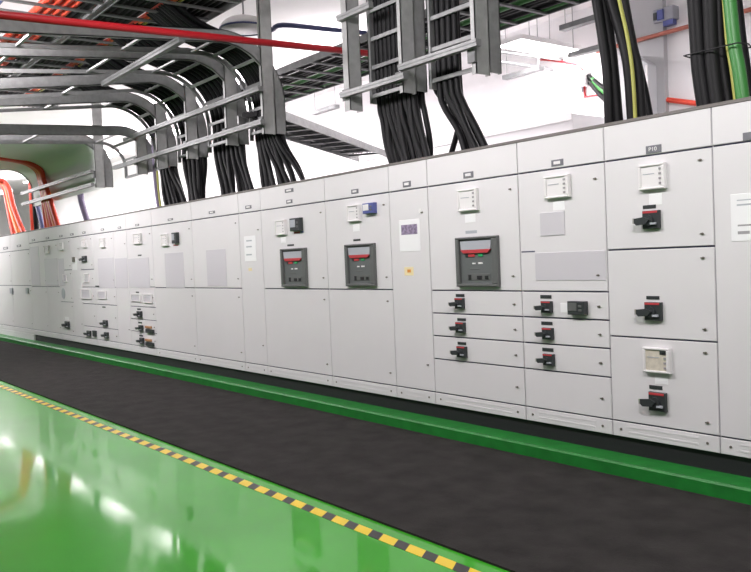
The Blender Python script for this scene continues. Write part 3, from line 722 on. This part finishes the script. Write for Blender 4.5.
MB().plate(X0,X1,Z0+.05,min(Zt,CZ-.02),WY-.16,WY-.001,.01).build('body', mat('grey wall unit paint', (.35,.36,.40), .5), t)
w = X1-X0
MB().plate(X0+.25*w,X0+.55*w,Z0+.07,min(Zt,CZ-.02)-.03,WY-.20,WY-.161,.008).build('door', BLUEP, t)
MB().plate(X0+.02*w,X0+.2*w,Z0+.09,min(Zt,CZ-.02)-.05,WY-.18,WY-.161,.008).build('vent', DEV, t)
MB().box((X0+.45*w,WY-.14,Z0-.03),(X0+.95*w,WY-.04,Z0+.049)).build('outlet', BLUEP, t)
def pipe_run(pts, r, m, label, cat='pipe'):
    tag(MB().tube(pts, r, 8).build('red_pipe' if m is not BROWN else 'brown_pipe', m), label, cat)
a_, b_ = at(612,48.5,Y=6.866), at(700,22,Y=6.866); zz = float(a_[2]+b_[2])/2
pipe_run([(float(a_[0])-.3,6.866,zz),(float(b_[0])+1.2,6.866,zz)], .035, BROWN, 'brown red pipe high on the wall passing behind the thick cables')
a_, b_ = at(655,101.5,Y=6.9), at(702,104,Y=6.9); zz = float(a_[2]+b_[2])/2
pipe_run([(px1+.003,6.958,float(a_[2])),(float(b_[0]),6.958,float(b_[2]))], .04, REDC, 'short red pipe low on the wall beside the grey pillar')
pp = [at(541,59.5,Y=6.975), at(552,60,Y=6.975), at(577,64,Y=6.975), at(583,70,Y=6.975), at(585,97,Y=6.975), at(604,94,Y=6.975)]
pipe_run([tuple(map(float,p)) for p in pp], .022, PIPE, 'thin bent red pipe left of the thick freestanding cables')
for i, (pa, pb, m_) in enumerate((((588,76),(612,92),BLK), ((592,79),(613,98),GRNC), ((590,82),(612,106),BLK2))):
    a_, b_ = at(*pa, Y=6.95), at(*pb, Y=6.95)
    cable([tuple(map(float,a_)), tuple(map(float,(a_+b_)/2+np.array([0,0,-.03]))), tuple(map(float,b_))], .045, m_,
          ('upper black cable of three', 'green cable of three', 'lower black cable of three')[i]+' slanting behind the left freestanding cable', None)
a_ = at(580,80,Y=6.93)
t = thing('junction_box', tuple(map(float,a_)), 'pale grey junction box at the end of the slanting cables', 'junction box')
x, y, z = map(float, a_)
MB().plate(x-.16,x+.16,z-.12,z+.12,y-.10,y+.069,.02).build('body', WHITE, t)
MB().box((x-.05,y-.04,z-.22),(x+.05,y+.02,z-.121)).build('gland', LIGHTP, t)
# white duct low along the wall
zd = float(at(560,116,Y=6.0)[2])
t = thing('air_duct', (-14,6.4,zd-.9), 'long white rectangular duct low along the back wall', 'duct')
MB().box((-30,6.0,zd-.7),(px0-.01,6.9995,zd)).build('duct_body', WALLM, t)
MB().box((-30,5.97,zd-.10),(px0-.01,5.999,zd+.02)).build('flange', WHITE, t)

# ------------------------------------------------------------------ light
w = bpy.data.worlds.new('World'); bpy.context.scene.world = w; w.use_nodes = True
w.node_tree.nodes['Background'].inputs['Color'].default_value = (1.0, .985, .98, 1)
w.node_tree.nodes['Background'].inputs['Strength'].default_value = .12
def area(name, loc, sx, sy, power, rot=(0,0,0)):
    l = bpy.data.lights.new(name, 'AREA'); l.shape = 'RECTANGLE'; l.size = sx; l.size_y = sy; l.energy = power; l.color = (1,.935,.975)
    o = bpy.data.objects.new(name, l); C.objects.link(o); o.location = loc; o.rotation_euler = rot
for i, xx in enumerate((3,-1,-5,-9,-13,-17,-21,-26,-31)): area('walkway_fill', (xx,-2.93,4.145), 1.5, .40, 99 if xx > -12 else 180, (math.radians(55),0,0))  # added lamps aimed at the cabinets, stronger on their upper parts
UP = (math.pi,0,0)
area('panel_lamp', (float(q_panel[0])+.15,6.15,4.86), .5, 1.4, 95)
for i, xx in enumerate((-5,-12.5,-16,-20,-24,-28,-32,-37)):
    area('rear_fill', (xx,4.2,4.86), 1.5, .45, 95 if xx > -14 else 190)  # added lamp that brightens the back wall
    area('rear_fill_up', (xx,4.2,4.99), 1.5, .45, 60 if xx > -14 else 110, UP)  # added upward fill to whiten the rear ceiling
for xx in (3,-5,-9,-17,-21,-26): area('walkway_fill_up', (xx,-2.95,4.28), 1.5, .40, 40, UP)  # added upward fill for the ceiling above the walkway

# ------------------------------------------------------------------ camera and view
cd = bpy.data.cameras.new('camera'); cam = bpy.data.objects.new('camera', cd); C.objects.link(cam)
cd.sensor_width = 36; cd.sensor_fit = 'HORIZONTAL'; cd.lens = FPX/751*36; cd.clip_end = 200
Mx = Matrix((( R[0,0], -R[1,0], -R[2,0], EYE[0]), (R[0,1], -R[1,1], -R[2,1], EYE[1]), (R[0,2], -R[1,2], -R[2,2], EYE[2]), (0,0,0,1)))
cam.matrix_world = Mx
sc = bpy.context.scene; sc.camera = cam
for o in sc.objects:
    if '_o' in o: del o['_o']
sc.view_settings.view_transform = 'Standard'; sc.view_settings.look = 'None'
sc.view_settings.gamma = 1; sc.view_settings.use_curve_mapping = False; sc.view_settings.exposure = 0.0
